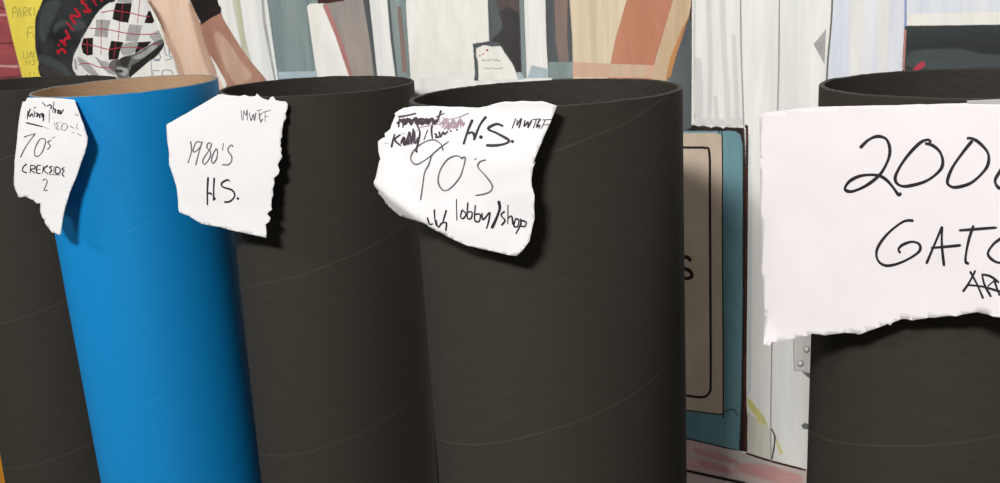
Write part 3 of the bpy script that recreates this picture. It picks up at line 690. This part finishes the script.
writing('handwritten_initials', p3, s3_, z_(*F1, [
    [(392, 148), (368, 215)], [(402, 158), (398, 198)], [(398, 196), (428, 150), (412, 212)], [(452, 160), (446, 200), (472, 172), (470, 210), (495, 160)],
    [(498, 158), (545, 152)], [(525, 155), (505, 212)], [(552, 152), (535, 178), (525, 205), (545, 190)], [(550, 190), (540, 215)], [(562, 160), (622, 157)], [(582, 160), (556, 216)], [(565, 190), (606, 192)]]), 1.4, m_ink)
writing('handwritten_decade', p3, s3_, [px(*E1, [(505, 385), (495, 345), (465, 318), (430, 308), (370, 328), (310, 375), (282, 430), (300, 470), (335, 475), (400, 435), (470, 375), (545, 318)]),
    px(*E1, [(470, 375), (430, 415), (405, 483)])+px(*G1, [(240, 100), (230, 170), (222, 220)]),
    px(*G1, [(410, 38), (380, 25), (340, 42), (308, 90), (300, 140), (320, 175), (350, 170), (393, 122), (412, 70), (418, 32), (398, 38)]), px(*G1, [(458, 42), (470, 36)]),
    px(*G1, [(510, 42), (482, 52), (475, 75), (510, 115), (537, 155), (530, 180), (500, 193), (462, 199)])], 1.35, m_pen)
writing('handwritten_place', p3, s3_, z_(*G1, [
    [(380, 215), (382, 308)], [(405, 262), (398, 292), (410, 300), (422, 280), (405, 262)], [(430, 228), (428, 295), (445, 298), (448, 272), (430, 272)],
    [(463, 240), (460, 305), (480, 312), (484, 282), (462, 282)], [(492, 275), (497, 305), (525, 272)], [(528, 272), (522, 310), (512, 345)], ([(565, 222), (570, 255), (555, 300), (535, 343)], 2.6),
    [(592, 268), (576, 285), (593, 308), (577, 330)], [(606, 240), (605, 325)], [(605, 300), (622, 290), (628, 328)], [(640, 300), (632, 332), (648, 335), (654, 308), (640, 300)],
    [(661, 300), (662, 325), (640, 368)], [(662, 308), (685, 315), (680, 335), (660, 332)]]), 1.55, m_ink)
writing('handwritten_scrawl', p3, s3_, z_(*G1, [
    [(252, 295), (262, 325), (276, 322)], [(283, 260), (285, 300), (292, 332)], [(290, 305), (300, 338), (315, 318)], [(318, 325), (325, 300), (336, 262)], [(322, 318), (336, 320), (333, 355)]]), 1.5, m_ink)
writing('crossed_out_words', p3, s3_, z_(*E1, [
    [(195, 150), (250, 142), (320, 126)], ([(205, 160), (198, 222)], 2.2), ([(232, 158), (228, 225)], 2.0), ([(185, 195), (240, 168), (245, 200), (275, 165), (290, 200)], 2.2),
    ([(280, 190), (320, 160), (320, 195), (350, 165), (360, 200), (390, 165), (400, 195), (430, 162), (445, 190), (470, 170)], 2.9), ([(195, 205), (215, 170), (235, 205), (260, 160), (285, 205), (305, 170), (335, 200), (365, 160), (385, 195), (415, 165), (450, 185)], 1.6), ([(215, 335), (235, 290), (250, 335), (275, 255), (285, 330), (305, 250), (310, 310)], 1.8),
    ([(492, 105), (480, 140), (470, 168)], 1.8), ([(455, 152), (515, 125)], 1.5), [(172, 268), (160, 310), (148, 362)], [(212, 272), (172, 308), (215, 350)],
    ([(222, 320), (240, 300), (235, 340), (258, 328), (262, 290), (270, 340)], 2.2), ([(270, 250), (262, 340)], 2.0), ([(300, 230), (288, 340)], 2.4), [(300, 300), (312, 332), (335, 290)],
    [(325, 205), (345, 260), (330, 340), (318, 392)], [(400, 238), (372, 312)], ([(440, 175), (425, 240), (432, 300)], 1.8), [(445, 265), (460, 275), (455, 292), (480, 288)],
    [(478, 250), (488, 288), (505, 255), (515, 270), (540, 248)], ([(558, 248)], 1.6), ([(602, 240)], 1.6), ([(322, 388)], 2.2)]), 1.8, paint('smudged_dark_ink', (74, 62, 72), (58, 48, 58), (60, 60, 60)))
writing('crossed_out_scribble', p3, s3_, z_(*E1, [
    [(330, 225), (480, 200), (560, 190), (655, 195)], [(500, 158), (560, 165), (620, 150), (685, 122)], [(480, 160), (485, 215)], [(515, 155), (520, 225)],
    ([(490, 200), (530, 165), (540, 235), (578, 180), (590, 225), (620, 170), (635, 205), (655, 188)], 2.2), ([(500, 225), (525, 175), (550, 230), (575, 165), (600, 225), (625, 165), (645, 215)], 1.4), ([(510, 235), (560, 195), (570, 225), (610, 195)], 1.6),
    [(625, 150), (625, 230)], [(215, 270), (330, 240)], [(100, 330), (130, 335)]]), .9, m_mauve)
writing('crossed_out_scribble', p3, s3_, z_(*E1, [([(210, 175), (290, 180), (400, 172), (450, 178)], 3.5), ([(225, 325), (290, 300), (300, 320), (230, 345)], 2.6)]), 2, m_mauve)

# big sheet on the right tube
I1 = ((830, 120), 5.365); J1 = ((860, 200), 4.393); K1 = ((750, 280), 4.0)
s4_ = Sheet(4, 915, 102, .5, .16, .0015, .0016, 3.3)
ol = [(759.3, 114.6), (766, 112.6), (790, 109.6), (818, 106.6), (860, 105.8), (905, 104.7), (950, 103.5), (1000, 102), (1068, 100), (1066, 200), (1062, 318), (1040, 324), (1020, 321), (1000, 317.5)] + \
     px(*K1, [(970, 146), (950, 137), (930, 134), (910, 128), (880, 133), (850, 138), (825, 146), (800, 143), (770, 146), (740, 151), (715, 150), (700, 154), (665, 158), (650, 162), (630, 157), (610, 155), (590, 163), (570, 170), (562, 182), (550, 176), (525, 186), (500, 195), (470, 205), (445, 216), (432, 218), (420, 213), (380, 211), (350, 215), (320, 218), (300, 222), (280, 218), (250, 215), (235, 222), (215, 228), (200, 228), (180, 234), (160, 238), (145, 246), (130, 244), (110, 250), (88, 247), (80, 262), (62, 262), (52, 256)]) + [(761.5, 270), (760.8, 200)]
p4 = paper('paper_sheet', 'large white sheet reading 2000 GATO with a torn bottom edge, on the right-hand tube', s4_, ol, m_paper2, step=.006, crease_px=[((762, 318), (795, 345), .35)])
writing('handwritten_number', p4, s4_, z_(*I1, [
    [(162, 150), (200, 112), (235, 92), (270, 88), (305, 105), (322, 155), (312, 215), (270, 290), (200, 348), (130, 380), (92, 380), (82, 362), (110, 325), (170, 298), (250, 295), (300, 318), (340, 362), (368, 400), (382, 390)],
    [(542, 120), (525, 105), (480, 125), (410, 200), (360, 280), (352, 325), (380, 352), (430, 352), (520, 325), (590, 270), (606, 222), (590, 170), (550, 135), (510, 125)],
    [(735, 98), (760, 98), (800, 120), (845, 170), (852, 220), (830, 270), (760, 335), (680, 360), (640, 350), (632, 320), (660, 250), (720, 165), (765, 110)],
    [(930, 240), (912, 275), (888, 318), (892, 345), (912, 365), (960, 368), (1030, 330), (1070, 270), (1075, 210), (1040, 150), (990, 150), (930, 240)]]), 3.0, m_ink)
writing('handwritten_word', p4, s4_, z_(*J1, [
    [(236, 90), (190, 95), (120, 150), (76, 215), (80, 265), (120, 288), (190, 270), (258, 228), (262, 195), (230, 183), (190, 195), (170, 215), (178, 232)],
    [(292, 280), (330, 190), (362, 115)], [(362, 115), (360, 190), (370, 290)], [(312, 210), (370, 205), (445, 198)], [(435, 133), (500, 128), (603, 120)], [(500, 110), (480, 170), (466, 240), (466, 272), (480, 278)],
    [(625, 165), (588, 192), (563, 232), (580, 260), (615, 275), (660, 268), (700, 230), (690, 180), (650, 160), (625, 165)]]), 2.6, m_ink)
writing('handwritten_small_word', p4, s4_, z_(*J1, [
    [(452, 403), (480, 362), (508, 308)], [(484, 312), (515, 370), (542, 433)], [(472, 372), (540, 380), (612, 400), (640, 405)], [(537, 325), (548, 372), (577, 425)], [(535, 325), (575, 335), (612, 362)],
    [(600, 345), (562, 378)], [(590, 345), (600, 380), (615, 420)]]), 2.2, m_ink)
# strip of tape folded over the rim, holding the sheet
tp = [(967, 100.4), (1000, 99.0), (1064, 97.2), (1064, 102.5), (1000, 103.8), (968, 103.2)]
V = [s4_.at(*s4_.hit(*p), .0007)-s4_.ctr for p in tp]
o = mesh_obj('tape', V, [(0, 1, 2, 3, 4, 5)], m_tape, p4); o['label'] = 'greyish clear tape along the top edge'
